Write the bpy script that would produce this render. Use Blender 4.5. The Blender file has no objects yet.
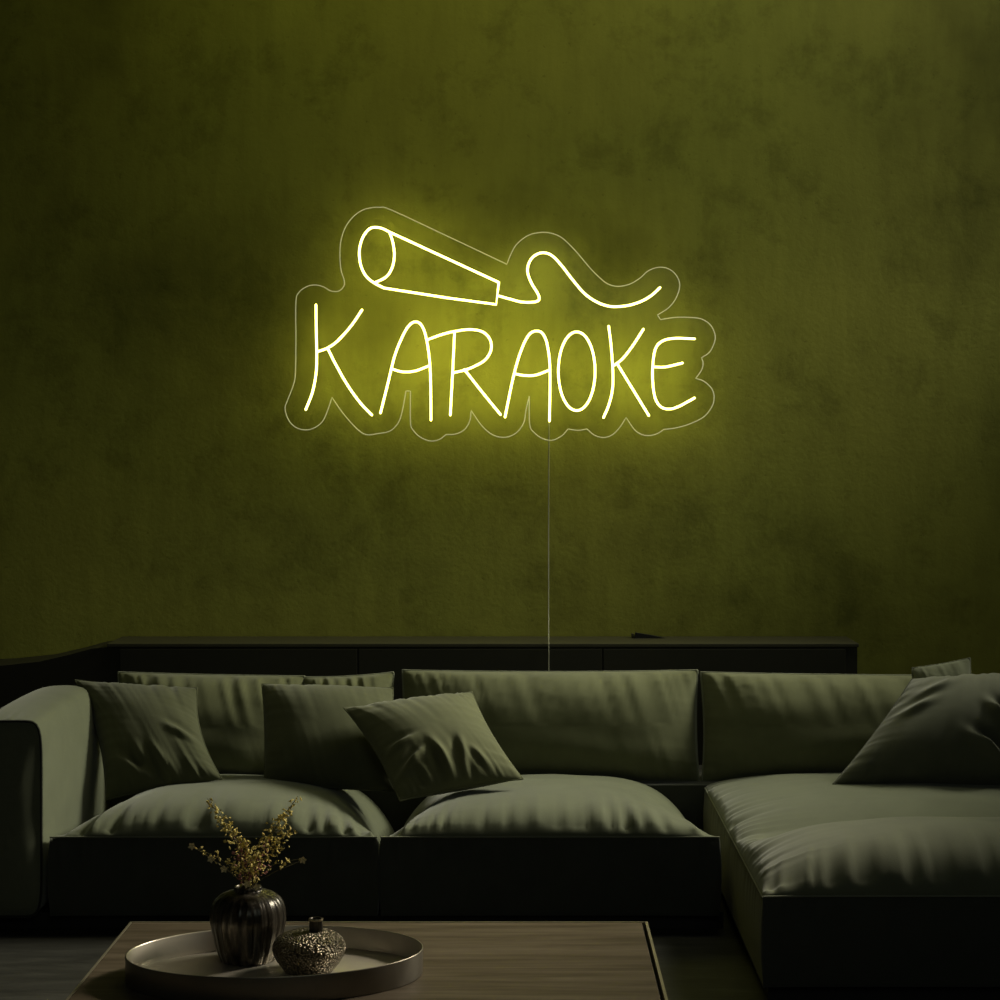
import bpy, bmesh, math, random
from mathutils import Vector, Matrix, noise
random.seed(7)
SC = bpy.context.scene
COL = SC.collection
PI = math.pi

# ------------------------------------------------------------------ camera model
F, CX, CY, CH = 1900.0, 524.0, 446.0, 1.5          # focal length in px, vanishing point, eye height
def at(px, py, d):                                  # world point at depth d seen at a pixel of the photo
    return Vector(((px-CX)*d/F, d, CH-(py-CY)*d/F))
WALL_Y = 7.57

# ------------------------------------------------------------------ materials
def new_mat(name):
    m = bpy.data.materials.new(name); m.use_nodes = True
    nt = m.node_tree; nt.nodes.clear()
    out = nt.nodes.new('ShaderNodeOutputMaterial')
    return m, nt, out
def N(nt, t, **kw):
    n = nt.nodes.new(t)
    for k, v in kw.items():
        if hasattr(n, k): setattr(n, k, v)
        else: n.inputs[k].default_value = v
    return n
def principled(nt, out, **kw):
    b = nt.nodes.new('ShaderNodeBsdfPrincipled')
    for k, v in kw.items(): b.inputs[k.replace('_', ' ')].default_value = v
    nt.links.new(b.outputs[0], out.inputs[0]); return b
def ramp(nt, stops):
    r = nt.nodes.new('ShaderNodeValToRGB'); e = r.color_ramp.elements
    while len(e) < len(stops): e.new(0.5)
    for el, (p, c) in zip(e, stops):
        el.position = p; el.color = c if len(c) == 4 else (*c, 1)
    return r
def coords(nt, scale=(1,1,1), kind='Object'):
    tc = nt.nodes.new('ShaderNodeTexCoord'); mp = nt.nodes.new('ShaderNodeMapping')
    mp.inputs['Scale'].default_value = scale
    nt.links.new(tc.outputs[kind], mp.inputs['Vector']); return mp
def noise_tex(nt, mp, scale, detail=4, rough=.55, dist=0):
    n = nt.nodes.new('ShaderNodeTexNoise')
    n.inputs['Scale'].default_value = scale; n.inputs['Detail'].default_value = detail
    n.inputs['Roughness'].default_value = rough; n.inputs['Distortion'].default_value = dist
    nt.links.new(mp.outputs[0], n.inputs['Vector']); return n
def mixc(nt, a, b, fac, mode='MIX'):
    m = nt.nodes.new('ShaderNodeMix'); m.data_type = 'RGBA'; m.blend_type = mode
    for i, v in ((6, a), (7, b), (0, fac)):
        if hasattr(v, 'is_output'): nt.links.new(v, m.inputs[i])
        else: m.inputs[i].default_value = v if i == 0 else (*v, 1)
    return m.outputs[2]
def bump(nt, b, h, strength, dist=.01):
    n = nt.nodes.new('ShaderNodeBump'); n.inputs['Strength'].default_value = strength
    n.inputs['Distance'].default_value = dist
    nt.links.new(h, n.inputs['Height']); nt.links.new(n.outputs[0], b.inputs['Normal']); return n

def mat_wall():
    m, nt, out = new_mat('plaster_wall'); b = principled(nt, out, Roughness=.85)
    b.inputs['Specular IOR Level'].default_value = .2
    mp = coords(nt)
    big = noise_tex(nt, mp, .8, 5, .6, .2)
    r1 = ramp(nt, [(.30, (.5,.5,.52)), (.47, (.92,.92,.92)), (.72, (1.12,1.12,1.1))]); nt.links.new(big.outputs[0], r1.inputs[0])
    mid = noise_tex(nt, mp, 3.6, 9, .72, .15)
    r2 = ramp(nt, [(.34, (.66,.66,.66)), (.48, (1,1,1)), (.72, (1.08,1.08,1.08))]); nt.links.new(mid.outputs[0], r2.inputs[0])
    mps = coords(nt, (7, 1, 1.1)); st = noise_tex(nt, mps, 2.2, 5, .6, .3)
    r3 = ramp(nt, [(.35, (.88,.88,.88)), (.6, (1.02,1.02,1.02))]); nt.links.new(st.outputs[0], r3.inputs[0])
    fine = noise_tex(nt, mp, 45, 4, .7)
    r4 = ramp(nt, [(.27, (.55,.55,.55)), (.36, (1,1,1))]); nt.links.new(fine.outputs[0], r4.inputs[0])
    hue = noise_tex(nt, mp, .9, 2)
    base = mixc(nt, (.37,.40,.082), (.42,.40,.08), hue.outputs[0])
    c = mixc(nt, base, r1.outputs[0], 1, 'MULTIPLY')
    c = mixc(nt, c, r2.outputs[0], .8, 'MULTIPLY')
    c = mixc(nt, c, r3.outputs[0], .8, 'MULTIPLY')
    c = mixc(nt, c, r4.outputs[0], .6, 'MULTIPLY')
    nt.links.new(c, b.inputs['Base Color'])
    add = nt.nodes.new('ShaderNodeMath'); add.operation = 'MULTIPLY_ADD'
    nt.links.new(fine.outputs[0], add.inputs[0]); add.inputs[1].default_value = .25
    nt.links.new(mid.outputs[0], add.inputs[2])
    bump(nt, b, add.outputs[0], .22, .02)
    return m
def mat_plain_wall():
    m, nt, out = new_mat('dark_room'); b = principled(nt, out, Roughness=.9)
    n = noise_tex(nt, coords(nt), 2, 4)
    nt.links.new(mixc(nt, (.035,.035,.03), (.05,.05,.042), n.outputs[0]), b.inputs['Base Color'])
    return m
def mat_floor():
    m, nt, out = new_mat('dark_floor'); b = principled(nt, out, Roughness=.6)
    n = noise_tex(nt, coords(nt, (1.2, 5, 1)), 3, 7, .65, .5)
    r = ramp(nt, [(.3, (.016,.0155,.0135)), (.55, (.034,.033,.029)), (.75, (.062,.06,.053))]); nt.links.new(n.outputs[0], r.inputs[0])
    nt.links.new(r.outputs[0], b.inputs['Base Color']); bump(nt, b, n.outputs[0], .2, .01)
    return m
def mat_fabric(name, col, var=.25, sheen=.25):
    m, nt, out = new_mat(name); b = principled(nt, out, Roughness=.9)
    b.inputs['Specular IOR Level'].default_value = .15
    b.inputs['Sheen Weight'].default_value = sheen; b.inputs['Sheen Roughness'].default_value = .5
    mp = coords(nt); n = noise_tex(nt, mp, 7, 6, .65, .3); f = noise_tex(nt, mp, 260, 2)
    c = mixc(nt, tuple(x*(1-var) for x in col), tuple(min(1,x*(1+var)) for x in col), n.outputs[0])
    nt.links.new(c, b.inputs['Base Color'])
    bump(nt, b, f.outputs[0], .12, .002)
    return m
def mat_simple(name, col, rough=.5, metal=0, spec=.5, nscale=20, var=.15):
    m, nt, out = new_mat(name); b = principled(nt, out, Roughness=rough, Metallic=metal)
    b.inputs['Specular IOR Level'].default_value = spec
    n = noise_tex(nt, coords(nt), nscale, 4)
    nt.links.new(mixc(nt, tuple(x*(1-var) for x in col), tuple(min(1,x*(1+var)) for x in col), n.outputs[0]), b.inputs['Base Color'])
    return m
def mat_wood():
    m, nt, out = new_mat('table_wood'); b = principled(nt, out, Roughness=.5)
    b.inputs['Specular IOR Level'].default_value = .15
    n = noise_tex(nt, coords(nt, (1, 14, 8)), 2.2, 7, .62, .4)
    r = ramp(nt, [(.28, (.045,.033,.022)), (.5, (.085,.066,.045)), (.72, (.13,.105,.075))]); nt.links.new(n.outputs[0], r.inputs[0])
    n2 = noise_tex(nt, coords(nt, (2.5, 60, 8)), 3, 3)
    c = mixc(nt, r.outputs[0], n2.outputs[0], .25, 'OVERLAY')
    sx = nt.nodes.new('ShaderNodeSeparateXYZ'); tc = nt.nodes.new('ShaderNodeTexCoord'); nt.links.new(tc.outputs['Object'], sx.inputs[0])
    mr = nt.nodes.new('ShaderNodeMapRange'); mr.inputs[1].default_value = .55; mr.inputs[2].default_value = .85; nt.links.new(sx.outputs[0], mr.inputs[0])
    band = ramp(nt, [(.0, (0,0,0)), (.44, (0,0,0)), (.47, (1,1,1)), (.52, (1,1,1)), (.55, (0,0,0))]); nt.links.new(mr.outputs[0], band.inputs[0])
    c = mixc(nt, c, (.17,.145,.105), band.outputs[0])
    nt.links.new(c, b.inputs['Base Color']); bump(nt, b, n.outputs[0], .05, .004)
    return m
def mat_vase():
    m, nt, out = new_mat('ribbed_dark_glaze'); b = principled(nt, out, Roughness=.28, Metallic=.55)
    n = noise_tex(nt, coords(nt, (9, 9, .9)), 6, 5, .6)
    r = ramp(nt, [(.38, (.014,.012,.009)), (.6, (.07,.06,.045)), (.75, (.24,.22,.18))]); nt.links.new(n.outputs[0], r.inputs[0])
    nt.links.new(r.outputs[0], b.inputs['Base Color']); bump(nt, b, n.outputs[0], .25, .006)
    return m
def mat_hammered():
    m, nt, out = new_mat('hammered_bronze'); b = principled(nt, out, Roughness=.3, Metallic=.85)
    v = nt.nodes.new('ShaderNodeTexVoronoi'); v.inputs['Scale'].default_value = 165
    nt.links.new(coords(nt).outputs[0], v.inputs['Vector'])
    r = ramp(nt, [(.0, (.30,.26,.19)), (.55, (.12,.10,.07)), (1, (.03,.026,.02))]); nt.links.new(v.outputs['Distance'], r.inputs[0])
    nt.links.new(r.outputs[0], b.inputs['Base Color'])
    bp = bump(nt, b, v.outputs['Distance'], 1, .006); bp.invert = True
    return m
def mat_neon():
    m, nt, out = new_mat('neon_tube'); e = nt.nodes.new('ShaderNodeEmission')
    e.inputs['Color'].default_value = (1, .96, .23, 1); e.inputs['Strength'].default_value = 8
    nt.links.new(e.outputs[0], out.inputs[0]); return m
def mat_acrylic():
    m, nt, out = new_mat('clear_acrylic')
    t = nt.nodes.new('ShaderNodeBsdfTransparent'); t.inputs[0].default_value = (.97,.97,.95,1)
    g = nt.nodes.new('ShaderNodeBsdfGlossy'); g.inputs['Roughness'].default_value = .08
    mx = nt.nodes.new('ShaderNodeMixShader'); mx.inputs[0].default_value = .003
    nt.links.new(t.outputs[0], mx.inputs[1]); nt.links.new(g.outputs[0], mx.inputs[2]); nt.links.new(mx.outputs[0], out.inputs[0])
    return m
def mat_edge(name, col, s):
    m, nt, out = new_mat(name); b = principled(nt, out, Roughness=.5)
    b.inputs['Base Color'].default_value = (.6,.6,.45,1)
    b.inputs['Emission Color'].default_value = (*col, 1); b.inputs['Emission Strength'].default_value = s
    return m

M = dict(
    wall=mat_wall(), room=mat_plain_wall(), floor=mat_floor(),
    sofa=mat_fabric('sofa_velvet', (.135,.145,.095)), sofa_glow=mat_fabric('sofa_velvet_glow', (.145,.152,.082)), sofa_shade=mat_fabric('sofa_velvet_shade', (.055,.058,.045)),  # back copy carries yellow neon glow, base copy carries skirt shade, in colour
    piping=mat_fabric('seam_piping', (.20,.21,.15)), pipe_dark=mat_fabric('dark_piping', (.02,.022,.015)),
    pil1=mat_fabric('pillow_olive', (.085,.09,.05)), pil2=mat_fabric('pillow_moss', (.10,.105,.058)),
    pil3=mat_fabric('pillow_sage', (.125,.13,.07)), pil4=mat_fabric('pillow_grey', (.10,.105,.075)),
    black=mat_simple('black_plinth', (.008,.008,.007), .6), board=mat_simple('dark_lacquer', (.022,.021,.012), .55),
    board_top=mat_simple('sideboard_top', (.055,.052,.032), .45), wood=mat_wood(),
    trim=mat_simple('table_trim', (.30,.27,.20), .4, .6), groove=mat_simple('groove', (.006,.006,.005), .8),
    tray_in=mat_simple('tray_metal', (.52,.48,.40), .34, .6), tray_out=mat_simple('tray_bronze', (.22,.20,.16), .38, .8),
    vase=mat_vase(), pot=mat_hammered(), brass=mat_simple('pale_brass', (.45,.38,.24), .35, .8),
    stem=mat_simple('dry_stem', (.10,.085,.03), .8), leaf=mat_simple('dry_leaf', (.58,.47,.13), .7, nscale=60, var=.5),
    plum=mat_simple('dry_plum', (.30,.12,.10), .7, nscale=60, var=.4), petal=mat_simple('pale_petal', (.60,.50,.26), .7),
    neon=mat_neon(), acrylic=mat_acrylic(), edge=mat_edge('acrylic_edge_glow', (.62,.60,.30), .42),  # edge emission stands in for neon light guided through the acrylic
    cable=mat_simple('clear_cable', (.42,.42,.32), .5),
)

# ------------------------------------------------------------------ object helpers
def link(name, bm, mat, parent=None, smooth=True):
    me = bpy.data.meshes.new(name); bmesh.ops.recalc_face_normals(bm, faces=bm.faces)
    bm.to_mesh(me); bm.free()
    if smooth:
        for p in me.polygons: p.use_smooth = True
    for mm in (mat if isinstance(mat, (list, tuple)) else [mat]): me.materials.append(mm)
    o = bpy.data.objects.new(name, me); COL.objects.link(o)
    if parent:
        o.parent = parent; o.matrix_parent_inverse = Matrix.Translation(-parent.location)
    return o
def sub(name, bm, mat, parent, root, smooth=True):          # child of a part that has no transform of its own
    o = link(name, bm, mat, None, smooth); o.parent = parent; return o
def thing(name, label, cat, loc, group=None):
    o = bpy.data.objects.new(name, None); COL.objects.link(o); o.location = loc; o.empty_display_size = .05
    o['label'] = label; o['category'] = cat
    if group: o['group'] = group
    return o
def tag(o, label, cat, group=None):
    o['label'] = label; o['category'] = cat
    if group: o['group'] = group
    return o
def struct(o):
    o['kind'] = 'structure'; return o
def bm_box(x0, x1, y0, y1, z0, z1, bev=0, seg=2):
    bm = bmesh.new(); bmesh.ops.create_cube(bm, size=1)
    for v in bm.verts: v.co = Vector((x0+(v.co.x+.5)*(x1-x0), y0+(v.co.y+.5)*(y1-y0), z0+(v.co.z+.5)*(z1-z0)))
    if bev: bmesh.ops.bevel(bm, geom=bm.edges[:], offset=bev, segments=seg, affect='EDGES', profile=.5)
    return bm
def add_tube(bm, pts, r, n=8, closed=False, cap=True):
    pts = [Vector(p) for p in pts]; L = len(pts); rings = []
    rr = r if isinstance(r, (list, tuple)) else [r]*L
    up = None
    for i, p in enumerate(pts):
        a = pts[(i-1) % L] if closed else pts[max(i-1, 0)]
        b = pts[(i+1) % L] if closed else pts[min(i+1, L-1)]
        t = (b-a).normalized() if (b-a).length > 1e-9 else Vector((0,0,1))
        if up is None:
            up = Vector((0,1,0)) if abs(t.y) < .9 else Vector((1,0,0))
        s = t.cross(up).normalized(); up = s.cross(t).normalized()
        rings.append([bm.verts.new(p + rr[i]*(math.cos(2*PI*k/n)*s + math.sin(2*PI*k/n)*up)) for k in range(n)])
    for i in range(L if closed else L-1):
        A, B = rings[i], rings[(i+1) % L]
        for k in range(n): bm.faces.new((A[k], A[(k+1) % n], B[(k+1) % n], B[k]))
    if not closed and cap:
        bm.faces.new(rings[0][::-1]); bm.faces.new(rings[-1])
    return bm
def bm_tube(*a, **k): return add_tube(bmesh.new(), *a, **k)
def lathe(prof, c, n=64, sx=1, sy=1, rot=0, ridge=None):
    bm = bmesh.new(); rings = []
    for i, (r, z) in enumerate(prof):
        ring = []
        for k in range(n):
            a = 2*PI*k/n; rad = r*(ridge(a, i/(len(prof)-1)) if ridge else 1)
            x, y = rad*math.cos(a)*sx, rad*math.sin(a)*sy
            ring.append(bm.verts.new((c[0]+x*math.cos(rot)-y*math.sin(rot), c[1]+x*math.sin(rot)+y*math.cos(rot), c[2]+z)))
        rings.append(ring)
    for A, B in zip(rings, rings[1:]):
        for k in range(n): bm.faces.new((A[k], A[(k+1) % n], B[(k+1) % n], B[k]))
    if prof[0][0] > 1e-6: bm.faces.new(rings[0][::-1])
    if prof[-1][0] > 1e-6: bm.faces.new(rings[-1])
    return bm
def catmull(pts, per=8, closed=False):
    pts = [Vector(p) for p in pts]; L = len(pts); out = []
    for i in range(L if closed else L-1):
        p1, p2 = pts[i], pts[(i+1) % L]
        p0 = pts[(i-1) % L] if (closed or i > 0) else p1*2-p2
        p3 = pts[(i+2) % L] if (closed or i+2 < L) else p2*2-p1
        for k in range(per):
            t = k/per
            out.append(.5*((2*p1)+(p2-p0)*t+(2*p0-5*p1+4*p2-p3)*t*t+(3*p1-p0-3*p2+p3)*t**3))
    if not closed: out.append(pts[-1])
    return out
def nz(a, b=0, c=0): return noise.noise(Vector((a, b, c)))
def pleat(s, seed):                                        # sharp one-sided gathers along a seam
    v = nz(s, seed*3.1, .5)*.65 + nz(s*2.3, seed*5.7, 1.5)*.35
    return -abs(v)*1.6+.35

# ------------------------------------------------------------------ room shell
RX0, RX1, RY0, RZ1 = -3.6, 3.6, -1.2, 5.0
def plane_box(name, m, *a): return struct(link(name, bm_box(*a), m, None, False))
plane_box('wall_back', M['wall'], RX0-.1, RX1+.1, WALL_Y, WALL_Y+.1, -.1, RZ1+.1)
plane_box('floor', M['floor'], RX0-.1, RX1+.1, RY0-.1, WALL_Y+.1, -.1, 0)
plane_box('wall_left', M['room'], RX0-.1, RX0, RY0, WALL_Y, 0, RZ1)
plane_box('wall_right', M['room'], RX1, RX1+.1, RY0, WALL_Y, 0, RZ1)
plane_box('wall_front', M['room'], RX0-.1, RX1+.1, RY0-.1, RY0, 0, RZ1)
plane_box('ceiling', M['room'], RX0-.1, RX1+.1, RY0-.1, WALL_Y, RZ1, RZ1+.1)

# ------------------------------------------------------------------ neon sign
SY = 7.455                                                   # depth of the tubes
def S(p, d=SY): return at(p[0], p[1], d)
sign = thing('neon_sign', 'glowing yellow-white neon sign with a microphone drawing over handwritten KARAOKE on clear acrylic', 'neon sign', at(500, 372, SY+.03))
BACK = [(295.8,302.5),(298.8,292.5),(307.5,286.3),(316,285),(323.8,287),(331,291),(338.8,291),(343.8,286),(344,280),(341,270),(339.8,255),
 (341,240),(346,226),(355,215),(366,208.8),(380,207.3),(392.5,210.5),(450,237.4),(507,264.3,1),(510,256),(516,245),(526,236.6),(536,233),(548,232.6),(560,236.6),
 (570,245),(580,256),(590,268),(600,278),(608,284),(618,286.4),(630,284),(640,278),(648,271),(658,267.4),(668,268.6),(676,275),(679.7,285),
 (676.3,297.5),(668.8,307.5),(657.5,315,1),(660.5,319.6,1),(675.6,317.4),(692.4,317.6),(702.2,319.3),(710.6,325.2),(715,335),(714,343.4),(709.2,352.5),
 (701.5,357.7,1),(703,363),(701.5,370),(695.6,378.4,1),(703.6,381.2),(711.3,388.2),(714,396.6),(712,406.4),(703.6,417),(689.6,424),(675.6,428),
 (663.7,429.5,1),(658,433.3),(650.4,435.5),(642,434.7),(634.3,429.5),(626,417.5,1),(620,427),(612,435),(603,437.6),(594,435),(587,429,1),(578,430.4),
 (568,429,1),(562,435.6),(552,440.4),(542,438.4),(534,432.4),(529.6,424.4),(529.2,396,1),(526,410),(523.6,423),(516,433),(505,437.4),(493,435),(482,426),
 (471,410.4,1),(470,420),(465,429),(456,434),(446,434.6,1),(439,439.6),(430,441),(420,437),(413,430),(410.4,422),(410.4,391,1),(406,391,1),(402,412),
 (398,423),(390,431),(378,433.6),(366,434.6),(356,428),(342,412),(332,397.4,1),(327,412),(322,422),(314,428),(305,430),(295,427),(288,419),(285,408),
 (288,399),(293.6,384),(295.4,372),(295.8,340)]
def smooth_outline(P, per=4):
    n = len(P); s = next(i for i, p in enumerate(P) if len(p) > 2); P = P[s:]+P[:s]+[P[s]]
    out, run = [], [P[0]]
    for p in P[1:]:
        run.append(p)
        if len(p) > 2:
            out += catmull([(q[0], q[1], 0) for q in run], per)[:-1]; run = [p]
    return [(q.x, q.y) for q in out]
OUT = smooth_outline(BACK)
PY0, PY1 = SY+.008, SY+.014
bm = bmesh.new()
fv = [bm.verts.new(S(p, PY0)) for p in OUT]; f = bm.faces.new(fv)
ex = bmesh.ops.extrude_face_region(bm, geom=[f])
for v in [g for g in ex['geom'] if isinstance(g, bmesh.types.BMVert)]: v.co.y = PY1
bmesh.ops.triangulate(bm, faces=bm.faces[:])
link('backing_panel', bm, M['acrylic'], sign, False)['label'] = 'clear acrylic backing panel cut to a cloud outline'
link('cut_edge', bm_tube([S(p, PY0) for p in OUT], .0019, 6, closed=True), M['edge'], sign)['label'] = 'thin pale cut edge of the acrylic'
def stroke(bm, pts, per=6, r=.0043, sm=True):
    P = [S(p) for p in pts]; add_tube(bm, catmull(P, per) if sm else P, r, 8)
    for e in (P[0], P[-1]): bmesh.ops.create_icosphere(bm, subdivisions=2, radius=r, matrix=Matrix.Translation(e))
LET = {
 'letter_k': [[(316,305),(316.3,330),(316.7,352),(316.2,372),(312.5,392),(305.8,409.5)], [(362,310),(351,326),(337.5,341),(327.5,348),(318,351.5)],
              [(327.5,348),(335.5,364),(347.5,385),(360,402.5),(371.8,415)]],
 'letter_a': [[(380.5,413),(387.5,385),(395,355),(403.8,333.8),(410,324.5),(416,321.8),(421.3,325),(425.5,335),(429,355),(430.5,377.5),(431,420)],
              [(391.5,368.8),(402.5,371.8),(415,371),(429,365.8)]],
 'letter_r': [[(454.5,332.5),(453,365),(450.3,415)], [(428,339.5),(442.5,334.3),(455,331.3),(470,329.5),(482.5,331.8),(490,339.5),(491,350),(485,360),(475,366),(465,370),(454.5,372.5)],
              [(464.5,369.5),(482.5,392.5),(500.5,414.5)]],
 'letter_a.': [[(505,417),(513.8,375),(521.3,350),(528.8,335),(536.3,331),(543,334),(547.5,346),(550,370),(549.5,421)], [(515,373.8),(525,375.5),(536,375),(549.5,370)]],
 'letter_o': None,
 'letter_k.': [[(608.7,326.3),(611,345),(612.8,370),(612.5,388.8),(608.8,405),(603.5,417.5)], [(643.3,329.3),(632.5,346),(622.5,358.8),(613.8,365.5)],
               [(617,363.5),(632.5,388.8),(648.8,415.5)]],
 'letter_e': [[(694.5,338.8),(675,338.3),(662.5,341),(655.5,348.8),(652.8,365),(652.8,382.5),(655,397.5),(660,406),(667.5,409),(677.5,407),(694.5,398)],
              [(653,366.8),(665,367),(682.5,363)]],
}
for nm, strokes in LET.items():
    bm = bmesh.new()
    if strokes is None:
        add_tube(bm, [S((576.7+18.4*math.cos(2*PI*k/48), 371.2+39.4*math.sin(2*PI*k/48))) for k in range(48)], .0043, 8, closed=True)
    else:
        for s_ in strokes: stroke(bm, s_)
    link(nm.rstrip('.'), bm, M['neon'], sign)
bm = bmesh.new()
a_ = catmull([(389.5,232,0),(383,228.8,0),(377,227.4,0),(370,228.5,0),(363.5,236,0),(360,246,0),(359.3,255,0),(361,266,0),(366,276,0),(374,282.8,0),(384,288,0)], 5)
stroke(bm, [(498.8,282.4),(389.5,232)], sm=False); stroke(bm, [(p.x,p.y) for p in a_], sm=False)
stroke(bm, [(384,288),(448,298),(496.2,304.4),(498.8,282.4)], sm=False)
stroke(bm, [(389.5,232),(393,243),(394.3,256),(392,268),(386,277),(374.5,282.8)])
link('microphone_outline', bm, M['neon'], sign)
bm = bmesh.new()
cpts = [(95,380),(150,395),(210,410),(270,410),(295,398),(290,370),(260,320),(240,270),(240,230),(260,190),(295,167),(330,165),(365,182),(410,230),(460,295),(520,365),(580,408),(640,430),(690,433),(750,425),(810,405),(860,375),(900,338)]
stroke(bm, [(480+x*.2, 220+y*.2) for x, y in cpts])
link('microphone_cord', bm, M['neon'], sign)
for p in ((317,345),(497,302),(540,290),(660,400),(428,400)):
    q = S(p, PY1)
    link('standoff', bm_tube([q, (q.x, WALL_Y, q.z)], .004, 10), M['acrylic'], sign)
cab = [at(549, 421, PY1-.002), at(549, 440, PY1), at(548.6, 520, 7.49), at(548.6, 600, 7.44), at(548.6, 634, 7.36)]
xf = .0945
cab += [Vector((xf, 7.30, .760)), Vector((xf, 7.278, .748)), Vector((xf, 7.272, .70)), Vector((xf, 7.272, .4)), Vector((xf, 7.272, .08))]
link('power_cable', bm_tube(catmull(cab, 5), .0019, 6), M['cable'], sign)['label'] = 'thin pale power cable running down behind the sofa'

# ------------------------------------------------------------------ sideboard behind the sofa
sx0, sx1, sy0, sy1, sz = -1.60, 1.28, 7.285, WALL_Y-.005, .742
sb = thing('sideboard', 'long low dark sideboard against the wall behind the sofa', 'sideboard', (-.2, 7.43, 0))
prof = [(-2.20, .0), (-2.20, .648), (-2.02, .655), (-1.86, .672), (-1.74, .70), (-1.66, .722), (-1.60, .728), (sx1, .728), (sx1, 0)]  # left end continues as a dark shape sloping down past the top
bm = bmesh.new()
fs = [bm.verts.new((x, sy0+.012, z)) for x, z in prof]; f = bm.faces.new(fs)
ex = bmesh.ops.extrude_face_region(bm, geom=[f])
for v in [g for g in ex['geom'] if isinstance(g, bmesh.types.BMVert)]: v.co.y = sy1
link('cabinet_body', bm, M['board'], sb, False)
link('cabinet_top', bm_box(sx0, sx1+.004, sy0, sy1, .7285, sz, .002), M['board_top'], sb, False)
for a, b in ((-1.55, -.64), (-.634, .298), (.304, 1.235)):
    link('door', bm_box(a, b, sy0, sy0+.0118, .09, .722, .002), M['board'], sb, False)
rc = thing('small_clip', 'tiny dark object with a pale tip lying on the sideboard top', 'clip', (.47, 7.5, sz))
bm = bmesh.new()
pr = [(.435, .0005), (.44, .022), (.46, .018), (.50, .012), (.555, .0005)]
fs = [bm.verts.new((x, 7.49, sz+z)) for x, z in pr]; f = bm.faces.new(fs)
ex = bmesh.ops.extrude_face_region(bm, geom=[f])
for v in [g for g in ex['geom'] if isinstance(g, bmesh.types.BMVert)]: v.co.y = 7.52
link('body', bm, M['black'], rc, False)
link('tip', bm_box(.424, .4345, 7.493, 7.517, sz+.0005, sz+.018, .003), M['board_top'], rc, False)['label'] = 'pale tip'

# ------------------------------------------------------------------ sectional sofa
SF = 5.86
sofa = thing('sectional_sofa', 'large low olive-grey velvet corner sofa with a chaise on its right', 'sofa', (0, 6.3, 0))
def seat_block(x0, x1, yf, yb, z0, zs, zfun, nu=110, nv=110, ns=22, seed=1, bul=.02, wr=1.0, side_wr=.35, sink=.0):
    """plump cushion block: top sheet z = zs + zfun(u, y), skirts down to z0, gathers along the seam"""
    bm = bmesh.new(); cx, hx = (x0+x1)/2, (x1-x0)/2
    def warp(t): return math.copysign(1-(1-abs(t))**1.6, t)     # denser rows near seams
    us = [warp(-1+2*i/nu) for i in range(nu+1)]
    vs = [(j/nv)**1.5 for j in range(nv+1)]
    top = {}
    for i, u in enumerate(us):
        for j, v in enumerate(vs):
            y = yf+(yb-yf)*v; x = cx+hx*u
            df = y-yf; ds = (1-abs(u))*hx
            z = zs+zfun(u, y)
            if 0 < j < nv and 0 < i < nu:
                z += wr*.040*pleat(x*16+u*df*3, seed)*math.exp(-df/.10)*min(1, df/.015)
                z += side_wr*.024*pleat(y*15, seed+9)*math.exp(-ds/.08)*min(1, ds/.02)
                z += .006*nz(x*5, y*5, seed)
            z -= sink*min(1, df/.4)*abs(u)**5
            cpull = .012*(1-(abs(u))**8)                          # seam pulls in between the corner ears
            if j == 0: y += cpull*.6
            top[i, j] = bm.verts.new((x, y, z))
    for i in range(nu):
        for j in range(nv): bm.faces.new((top[i,j], top[i+1,j], top[i+1,j+1], top[i,j+1]))
    loop = [(i, 0) for i in range(nu+1)]+[(nu, j) for j in range(1, nv+1)]+[(i, nv) for i in range(nu-1, -1, -1)]+[(0, j) for j in range(nv-1, 0, -1)]
    prev = [top[k] for k in loop]; L = len(loop)
    for s in range(1, ns+1):
        t = s/ns; cur = []
        for (i, j) in loop:
            p = top[i, j].co; z = p.z+(z0-p.z)*t
            nx = (1 if i == nu else -1 if i == 0 else 0); ny = (1 if j == nv else -1 if j == 0 else 0)
            d = bul*math.sin(PI*min(1, t*1.05))
            s_ = p.x*17 if ny else p.y*15
            edge = min(1, (1-abs(us[i]))*hx/.04) if ny else 1
            w = .026*pleat(s_*.95, seed+3)*math.exp(-t/.22)*min(1, t/.05)*edge*(wr if ny else side_wr)
            k = .7 if nx and ny else 1
            cur.append(bm.verts.new((p.x+nx*(d*k*.35+w*.3), p.y+ny*(d*k+w), z)))
        for k in range(L):
            f = bm.faces.new((prev[k], prev[(k+1) % L], cur[(k+1) % L], cur[k])); f.material_index = 1  # below the seam: darkened velvet, shade put into its colour
        prev = cur
    bm.faces.new(prev)
    seam = [top[i, 0].co+Vector((0,-.004,.004)) for i in range(nu+1)]
    side = [top[0, j].co.copy() for j in range(nv+1)]
    return bm, seam, side
ZS = .29
def dome(H, yf, yb, fr=.32, pu=2.2, qu=.62):
    def f(u, y):
        a = max(0, 1-abs(u)**pu)**qu
        t = min(1, (y-yf)/fr); b = max(0, 1-(1-t)**3.6)**.5
        back = 1-.55*max(0, (y-(yf+.36))/(yb-yf-.36))**1.6
        return H*a*b*back
    return f
seats = []
for x0, x1, sd in ((-1.462, -.452, 1), (-.442, .603, 4)):
    bm, seam, side = seat_block(x0, x1, SF, 6.72, .05, ZS, dome(.104, SF, 6.72), seed=sd, sink=.17)
    c = link('seat_cushion', bm, [M['sofa'], M['sofa_shade']], sofa)
    sub('seam_piping', bm_tube(seam, .0028, 6), M['piping'], c, sofa)
    seats.append(c)
CF = 5.087
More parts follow.
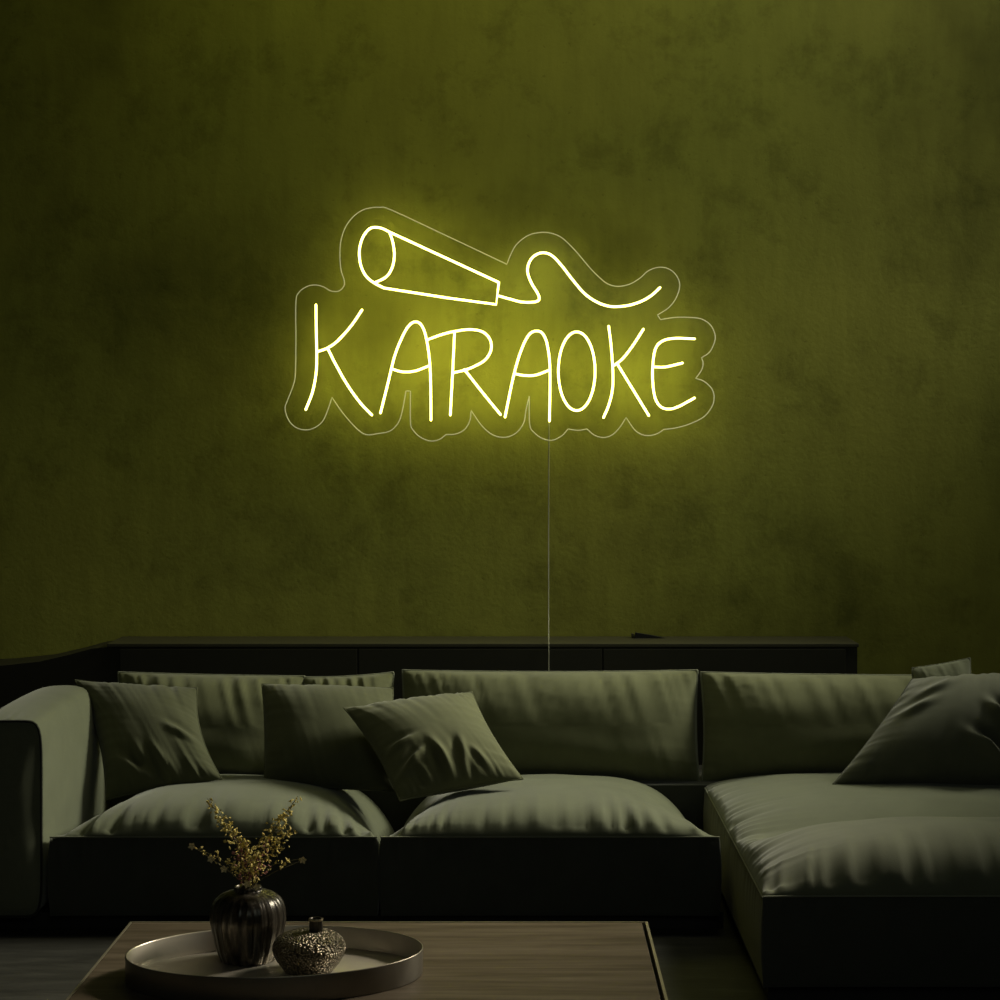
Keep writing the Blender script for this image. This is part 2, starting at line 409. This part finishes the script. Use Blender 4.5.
def chaise_z(u, y):
    a = max(0, 1-abs(u)**2.8)**.55
    t = min(1, (y-CF)/.26); b = max(0, 1-(1-t)**2.5)**.5
    sad = math.exp(-((y-5.68)/.14)**2); fall = max(0, (y-6.2)/.52)**1.5
    rear = min(1, max(0, (y-5.45)/.45)); rear = rear*rear*(3-2*rear)
    return a*b*(.152-.045*rear-.070*sad*min(1, (1-abs(u))*5+.25)-.05*fall)
bm, seam, side = seat_block(.640, 1.90, CF, 6.72, .05, ZS, chaise_z, nu=120, nv=150, seed=11, wr=.9, side_wr=1.0)
ch = link('chaise_cushion', bm, [M['sofa'], M['sofa_shade']], sofa)
for ln in (seam, side):
    o = link('seam_piping', bm_tube(ln, .0028, 6), M['piping']); o.parent = ch
# left arm: padded block with a rounded cross-section, inflated back end
def arm_block():
    bm = bmesh.new(); x0, x1, z0, z1 = -1.70, -1.487, .05, .652
    cx, cz, hx, hz = (x0+x1)/2, (z0+z1)/2, (x1-x0)/2, (z1-z0)/2
    n = 96; rings = []; yf, yb = SF-.005, 6.93
    def sup(a, e=8.0):
        c, s = math.cos(a), math.sin(a); r = (abs(c)**e+abs(s)**e)**(-1/e); return r*c, r*s
    m = 60
    for j in range(m+1):
        t = j/m; y = yf+(yb-yf)*t; ring = []
        back = max(0, (t-.62)/.38); sc = (1-back**2.6)**.42 if back < 1 else .02
        bul = .030*math.sin(PI*min(1, t*1.15))**.7 if t*1.15 < 1 else 0
        for k in range(n):
            a = 2*PI*k/n; p, q = sup(a)
            w = .010*pleat(a*9, 31)*math.exp(-t*(yb-yf)/.06)*min(1, t*40)
            xx = cx+hx*p*(1-.25*(1-sc))+(bul+w)*p*(1-q*q*.8); zz = cz+hz*q*(sc if q > 0 else 1)+(bul*.9+w)*max(0, q)*(1-p*p*.8)
            ring.append(bm.verts.new((xx, y, max(.05, zz))))
        rings.append(ring)
    for A, B in zip(rings, rings[1:]):
        for k in range(n): bm.faces.new((A[k], A[(k+1) % n], B[(k+1) % n], B[k]))
    bm.faces.new(rings[-1])
    prev = rings[0]; per = [v.co.copy() for v in prev]                    # puffed front face
    for s in range(1, 9):
        t = s/9; cur = []
        for k, v in enumerate(rings[0]):
            p = v.co; w = .006*nz(p.x*9, p.z*5, t*2)
            cur.append(bm.verts.new((cx+(p.x-cx)*(1-t), p.y-.022*(1-(1-t)**2)-w*min(1, t*4), cz+(p.z-cz)*(1-t))))
        for k in range(n): bm.faces.new((prev[k], prev[(k+1) % n], cur[(k+1) % n], cur[k]))
        prev = cur
    bm.faces.new(prev)
    return bm, per
bm, per = arm_block()
arm = link('armrest', bm, M['sofa'], sofa)
o = link('seam_piping', bm_tube(per, .0042, 6, closed=True), M['pipe_dark']); o.parent = arm
link('backrest_frame', bm_box(-1.68, 1.90, 6.94, 7.12, .05, .31, .03, 4), M['black'], sofa)
link('seat_deck', bm_box(-1.46, 1.88, 6.722, 6.939, .05, .30), M['sofa_shade'], sofa, False)
bm = bm_box(-1.66, .62, SF+.05, 7.08, 0, .05)
g2 = bm_box(.66, 1.86, CF+.05, 7.08, 0, .05); me_ = bpy.data.meshes.new('t'); g2.to_mesh(me_); g2.free(); bm.from_mesh(me_); bpy.data.meshes.remove(me_)
link('plinth', bm, M['black'], sofa, False)

def pillow_mesh(TL, TR, BR, BL, thick, pinch=.06, p=2.4, q=.62, wa=.016, wf=7, seed=0, n=76, ears=.0, sag=.0, pin=None, folds=(), sw=.5, bw=1):
    TL, TR, BR, BL = map(Vector, (TL, TR, BR, BL)); bm = bmesh.new()
    nrm = ((TR-TL)+(BR-BL)).cross((TL-BL)+(TR-BR)).normalized()
    if nrm.y > 0: nrm = -nrm                                   # front sheet faces the room
    H = ((TL-BL).length+(TR-BR).length)/2; W = ((TR-TL).length+(BR-BL).length)/2
    pu, pv = pin if pin else (pinch, pinch)
    def warp(t): return math.copysign(1-(1-abs(t))**1.35, t)
    g = [warp(-1+2*i/n) for i in range(n+1)]
    V = {}
    for i, u in enumerate(g):
        for j, v in enumerate(g):
            uu = u*(1-pu*(1-v*v)); vv = v*(1-pv*(1-u*u))
            c = BL*(1-uu)*(1-vv)/4+BR*(1+uu)*(1-vv)/4+TL*(1-uu)*(1+vv)/4+TR*(1+uu)*(1+vv)/4
            T = thick/2*(max(0, 1-abs(u)**p)*max(0, 1-abs(v)**p))**q*(1+sag*(-v))
            du, dv = (1-abs(u))*W/2, (1-abs(v))*H/2
            w = (wa if v > 0 else wa*bw)*pleat(u*W*wf*1.6+v*1.2, seed+(1 if v > 0 else 2))*math.exp(-dv/.09)*min(1, dv/.012)*min(1, du/.05)
            w += sw*wa*pleat(v*H*wf*1.6+u*1.2, seed+(3 if u > 0 else 4))*math.exp(-du/.06)*min(1, du/.012)*min(1, dv/.05)
            w += .2*wa*nz(u*2.2+seed, v*2.2, 3)*min(1, min(du, dv)/.04)
            for fu, fv, ang, ln, wd, am in folds:                # individual deep creases
                a, b = (u-fu)*W/2, (v-fv)*H/2
                s = a*math.cos(ang)+b*math.sin(ang); r = -a*math.sin(ang)+b*math.cos(ang)
                w += am*math.exp(-(s/ln)**2)*(math.exp(-(r/wd)**2)-.6*math.exp(-((r-wd*1.7)/wd)**2))*min(1, min(du, dv)/.02)
            if i in (0, n) or j in (0, n):
                V[i, j, 0] = V[i, j, 1] = bm.verts.new(c)
            else:
                V[i, j, 0] = bm.verts.new(c+nrm*(T+w)); V[i, j, 1] = bm.verts.new(c-nrm*T)
    for i in range(n):
        for j in range(n):
            for s in (0, 1):
                try: bm.faces.new([V[i,j,s], V[i+1,j,s], V[i+1,j+1,s], V[i,j+1,s]])
                except ValueError: pass
    edge = [V[i,0,0].co.copy() for i in range(n)]+[V[n,j,0].co.copy() for j in range(n)]+[V[i,n,0].co.copy() for i in range(n,0,-1)]+[V[0,j,0].co.copy() for j in range(n,0,-1)]
    return bm, edge
def backc(px0, px1, pyt, ptl, ptr, seed, **k):
    """upright back cushion: pixel span of the top edge at depth 6.82, standing on the seat"""
    zt = lambda py: at(0, py+4, 6.84).z
    x0, x1 = at(px0, 0, 6.84).x, at(px1, 0, 6.84).x
    bm, e = pillow_mesh((x0, 6.86, zt(ptl)), (x1, 6.86, zt(ptr)), (x1, 6.80, .30), (x0, 6.80, .30), seed=seed, sw=.2, bw=.3, **k)
    c = link('back_cushion', bm, M['sofa_glow'], sofa)  # neon yellow is mixed into this cushion colour
    o = link('seam_piping', bm_tube(e, .0035, 6, closed=True), M['piping']); o.parent = c
    return c
backc(117, 304, 672, 669, 673, 21, thick=.27, p=2.6, q=.6, pin=(.03, .012), wa=.034, wf=6)
backc(303, 393, 673, 674, 669, 24, thick=.2, p=2.6, q=.6, pin=(.03, .03), wa=.03, wf=7)
backc(402, 698, 672, 667, 667, 27, thick=.27, p=2.6, q=.6, pin=(.015, .03), wa=.032, wf=6)
backc(701, 985, 672, 669, 672, 33, thick=.27, p=2.6, q=.6, pin=(.02, .02), wa=.034, wf=6)

# ------------------------------------------------------------------ throw pillows (rest on the sofa: things of their own)
def throw(label, mat, c, thick, seed, **k):
    P = [at(*q) for q in c]; bm, e = pillow_mesh(*P, thick, seed=seed, **k)
    cen = sum(P, Vector())/4; cen.z = min(p.z for p in P)
    t = thing('throw_pillow', label, 'pillow', cen, 'throw pillows on the sofa')
    link('cover', bm, mat, t); link('seam_piping', bm_tube(e, .0026, 6, closed=True), mat, t)
    return t
throw('dark olive velvet pillow leaning in the left corner against the armrest', M['pil1'],
      [(75,680,6.60), (197,688,6.62), (222,779,6.30), (106,800,6.30)], .18, 51, pin=(.14,.04), wa=.016,
      folds=[(.62,-.25,-.6,.06,.018,.016), (.1,-.65,2.0,.06,.016,.012), (-.45,-.75,-.7,.07,.02,.02), (-.25,-.6,1.8,.05,.016,.010)])
throw('moss green pillow behind the tilted pillow, against the left back cushions', M['pil2'],
      [(262,684,6.58), (393,688,6.62), (398,792,6.36), (264,785,6.36)], .22, 55, pin=(.03,.02), wa=.010)
throw('tilted sage green pillow with pointed corners, in front at the middle of the sofa', M['pil3'],
      [(344,708,6.35), (472,692,6.52), (523,779,6.13), (400,801,6.07)], .19, 58, pin=(.075,.05), wa=.014,
      folds=[(-.15,-.62,1.75,.06,.014,.022), (.2,-.62,1.35,.055,.014,.016), (-.62,-.55,.5,.05,.014,.02), (-.7,-.2,.1,.05,.014,.014), (-.5,-.78,1.9,.04,.014,.014), (.45,-.7,2.0,.04,.012,.010)])
throw('small pale pillow whose corner peeks up behind the big pillow on the chaise', M['sofa'],
      [(912,668,6.66), (970,658,6.66), (975,760,6.52), (915,760,6.52)], .10, 61, pin=(.02,.02), wa=.012)
throw('big dark grey-green pillow slumped on the chaise at the right', M['pil4'],
      [(912,679,6.50), (1090,678,6.50), (1085,800,6.22), (833,784,6.22)], .36, 64, pin=(.03,.02), wa=.018, n=96,
      folds=[(.08,-.12,-.8,.06,.016,.045), (.10,-.62,-.55,.07,.016,.045), (-.6,.5,.6,.06,.03,.02), (-.7,.1,.5,.05,.025,.02)])

# ------------------------------------------------------------------ coffee table
TZ = .25
tx0, tx1, ty0, ty1 = -1.034, .325, 4.12, 4.99
tb = thing('coffee_table', 'low rectangular wooden coffee table with thin pale edge trim in front of the sofa', 'coffee table', ((tx0+tx1)/2, (ty0+ty1)/2, 0))
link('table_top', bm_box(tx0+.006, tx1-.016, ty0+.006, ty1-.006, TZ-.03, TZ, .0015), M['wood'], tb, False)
bm = bmesh.new()
def frame_add(bm, a):
    g = bm_box(*a); me_ = bpy.data.meshes.new('t'); g.to_mesh(me_); g.free(); bm.from_mesh(me_); bpy.data.meshes.remove(me_)
for a in ((tx0, tx0+.005, ty0, ty1, TZ-.04, TZ+.001), (tx1-.007, tx1, ty0, ty1, TZ-.04, TZ+.001), (tx0+.005, tx1-.007, ty1-.005, ty1, TZ-.04, TZ+.001), (tx0+.005, tx1-.007, ty0, ty0+.005, TZ-.04, TZ+.001)):
    frame_add(bm, a)
link('edge_trim', bm, M['trim'], tb, False)['label'] = 'thin pale metal edge trim'
link('shadow_gap', bm_box(tx0+.0052, tx1-.0072, ty0+.0052, ty1-.0052, TZ-.04, TZ-.0305), M['groove'], tb, False)
for lx in (tx0+.10, tx1-.16):
    for ly in (ty0+.08, ty1-.14):
        link('leg', bm_box(lx, lx+.06, ly, ly+.06, 0, TZ-.0405, .003), M['black'], tb, False)

# tray
tc = Vector((-.586, 4.48, TZ+.0012)); rot = math.radians(6.5)
tray = thing('serving_tray', 'oval metal serving tray with an upright rim on the coffee table', 'tray', tc)
sc_ = .23/.348
prof = [(.346, .0), (.3475, .004), (.348, .058), (.3478, .0605), (.3455, .0605), (.3435, .058), (.3425, .0125), (.339, .008)]
link('rim', lathe(prof[:-1]+[(.3415, .0082)], tc, 128, 1, sc_, rot), [M['tray_out']], tray)
rim = bpy.data.objects['rim']
# caps made by lathe() top/bottom are removed: rim is an open ring
bm = bmesh.new(); bm.from_mesh(rim.data)
bmesh.ops.delete(bm, geom=[f for f in bm.faces if len(f.verts) > 4], context='FACES'); bm.to_mesh(rim.data); bm.free()
rim.data.materials.append(M['tray_in'])
for p in rim.data.polygons:
    p.use_smooth = True
    c = p.center-tc; cr = Vector((c.x*math.cos(-rot)-c.y*math.sin(-rot), c.x*math.sin(-rot)+c.y*math.cos(-rot)))
    if math.hypot(cr.x, cr.y/sc_) < .3445: p.material_index = 1
link('tray_floor', lathe([(.0001, .0), (.3455, .0), (.3455, .004), (.341, .0081), (.0001, .0081)], tc, 96, 1, sc_, rot), M['tray_in'], tray)

# vase
vc = Vector((-.667, 4.592, TZ+.0098))
vase = thing('ribbed_vase', 'round dark ribbed vase holding dried flowers, standing on the tray', 'vase', vc)
vp = [(.0001,0),(.060,0),(.067,.004),(.077,.030),(.083,.058),(.0895,.088),(.0905,.105),(.087,.128),(.076,.148),(.058,.160),(.042,.1645),(.034,.168),(.033,.175),(.029,.176),(.028,.166),(.05,.15),(.07,.12),(.06,.03),(.0001,.02)]
vps = [(max(.0001, p.x), p.y) for p in catmull([(a, b, 0) for a, b in vp], 3)]
rid = lambda a, t: 1+.012*math.sin(a*22+1.5*math.sin(a*3))+.006*math.sin(a*51)
link('body', lathe(vps, vc, 160, ridge=rid), M['vase'], vase)
# squat hammered pot
pc = Vector((-.508, 4.492, TZ+.0098))
pot = thing('hammered_pot', 'squat hammered bronze pot with a short neck on the tray, right of the vase', 'pot', pc)
pp = [(.0001,0),(.050,0),(.058,.003),(.076,.026),(.0862,.048),(.0855,.062),(.076,.078),(.058,.088),(.038,.0925),(.020,.094),(.0001,.0945)]
pps = [(max(.0001, p.x), p.y) for p in catmull([(a, b, 0) for a, b in pp], 3)]
link('body', lathe(pps, pc, 72), M['pot'], pot)
nc = pc+Vector((.016, .0, .090))
link('neck', lathe([(.0165,0),(.0160,.010),(.0155,.030),(.0165,.0335),(.0130,.0335),(.0125,.030),(.0125,.006)], nc, 32), M['vase'], pot)
bm = lathe([(.0168,.0),(.0172,.001),(.0172,.004),(.0168,.005)], nc+Vector((0,0,.029)), 32)
bmesh.ops.delete(bm, geom=[f for f in bm.faces if len(f.verts) > 4], context='FACES')
link('neck_ring', bm, M['brass'], pot)['label'] = 'pale brass ring at the lip'

# dried flowers
fl = thing('dried_flowers', 'sprigs of dried yellow-brown flowers standing in the ribbed vase', 'dried flowers', vc+Vector((0,0,.05)))
tips = [(207,798,4.60,1),(219,812,4.56,1),(226,822,4.63,1),(196,848,4.58,.5),(298,796,4.60,1),(288,812,4.64,1),(294,828,4.57,1),(303,858,4.59,.4),(266,842,4.54,.9),(243,838,4.62,.9),(226,862,4.56,.4),(284,846,4.57,.7),(252,856,4.55,.6)]
neck = vc+Vector((0,0,.176))
for n_, (px, py, d, dens) in enumerate(tips):
    tip = at(px, py, d)
    base = vc+Vector((random.uniform(-.01,.01), random.uniform(-.01,.01), .06))
    nk = neck+Vector((random.uniform(-.017,.017), random.uniform(-.017,.017), 0))
    mid = nk.lerp(tip, .5)+Vector((random.uniform(-.006,.006)-(tip.x-nk.x)*.12, random.uniform(-.006,.006), .012))
    path = catmull([base, nk, mid, tip], 10)
    bmS = bm_tube(path, [.0014*(1-.6*i/len(path)) for i in range(len(path))], 5)
    leafs = bmesh.new(); pts = path[11:]
    cnt = int(16+66*dens*(tip-nk).length/.2)
    for k in range(cnt):
        t = random.random()**.8; q = pts[min(len(pts)-1, int(t*(len(pts)-1)))].copy()
        off = Vector((random.gauss(0, 1), random.gauss(0, 1), random.gauss(0, .8)))*(.0045+.0065*math.sin(PI*min(1, t*.85+.1)))
        if k % 5 == 0: add_tube(bmS, [q, q+off], .0005, 3)
        c = q+off; L = random.uniform(.003, .0075); W = L*random.uniform(.4, .75)
        ax = Vector((random.gauss(0,1), random.gauss(0,1), random.gauss(.4,1))).normalized(); sd_ = ax.orthogonal().normalized(); nn = ax.cross(sd_)
        sd_ = (sd_*math.cos(k)+nn*math.sin(k)); nn = ax.cross(sd_)
        vs = [leafs.verts.new(c+ax*L), leafs.verts.new(c+sd_*W+nn*L*.2), leafs.verts.new(c-ax*L), leafs.verts.new(c-sd_*W+nn*L*.2), leafs.verts.new(c+nn*L*.45), leafs.verts.new(c-nn*L*.35)]
        mi = 1 if (t < .45 and random.random() < .45) else 0
        for a, b in ((0,1),(1,2),(2,3),(3,0)):
            for e in (4, 5):
                f = leafs.faces.new((vs[a], vs[b], vs[e])); f.material_index = mi
    s = link('stem', bmS, M['stem'], fl)
    lf = link('foliage', leafs, [M['leaf'], M['plum']], None, False); lf.parent = s
for px, py, d in ((224,869,4.56),(211,859,4.56),(303,860,4.585),(257,887,4.53),(192,846,4.58),(247,884,4.53)):
    c = at(px, py, d); bm = bmesh.new()
    for k in range(5):
        a = 2*PI*k/5+px; ax = Vector((math.cos(a), -.35, math.sin(a))).normalized(); sd_ = ax.cross(Vector((0,1,0))).normalized()
        vs = [bm.verts.new(c), bm.verts.new(c+ax*.006+sd_*.0035), bm.verts.new(c+ax*.0105), bm.verts.new(c+ax*.006-sd_*.0035)]
        bm.faces.new(vs)
    o = link('petals', bm, M['petal'], fl, False); o['label'] = 'small pale flower'
    q = link('flower_stalk', bm_tube([c, c.lerp(neck, .5)+Vector((0,0,.004)), neck], .0006, 4), M['stem'], None); q.parent = o

# ------------------------------------------------------------------ light
def area(name, loc, target, size, power, col, spread=PI, sy=None):
    l = bpy.data.lights.new(name, 'AREA'); l.energy = power; l.color = col; l.spread = spread; l.size = size
    if sy: l.shape = 'RECTANGLE'; l.size_y = sy
    o = bpy.data.objects.new(name, l); COL.objects.link(o); o.location = loc
    o.rotation_euler = (Vector(target)-Vector(loc)).to_track_quat('-Z', 'Y').to_euler(); return o
area('key_light', (2.8, 6.95, 2.8), (-1.2, 5.65, .42), 1.1, 25, (1, .98, .74), math.radians(64))
area('wall_wash', (.0, 6.7, 4.7), (.1, 7.57, 1.7), 2.6, 5.3, (1, .97, .22), math.radians(130), .4)  # added unseen lamp, spreads the sign's yellow glow wider over the wall
area('table_light', (3.2, 6.5, 3.2), (-.7, 4.5, .25), .5, 6, (1, .87, .72), math.radians(36))
area('wall_wash_right', (1.5, 6.5, 4.7), (1.3, 7.57, 1.5), 2.4, 4.2, (.97, 1, 1), math.radians(120), .4)  # added unseen lamp, lifts the dark right side of the wall
area('room_fill', (.8, -.8, 3.4), (0, 6, .5), 2.0, 4, (.9, 1, .88), math.radians(100))
w = bpy.data.worlds.new('world'); SC.world = w; w.use_nodes = True
w.node_tree.nodes['Background'].inputs[0].default_value = (.7, .75, .65, 1)
w.node_tree.nodes['Background'].inputs[1].default_value = .004

# ------------------------------------------------------------------ camera
cam = bpy.data.cameras.new('camera'); co = bpy.data.objects.new('camera', cam); COL.objects.link(co)
co.location = (0, 0, CH); co.rotation_euler = (PI/2, 0, 0)
cam.sensor_width = 36; cam.lens = 36*F/1000
cam.shift_x = (500-CX)/1000; cam.shift_y = (CY-500)/1000
cam.clip_end = 50
SC.camera = co
SC.view_settings.view_transform = 'Standard'; SC.view_settings.look = 'None'
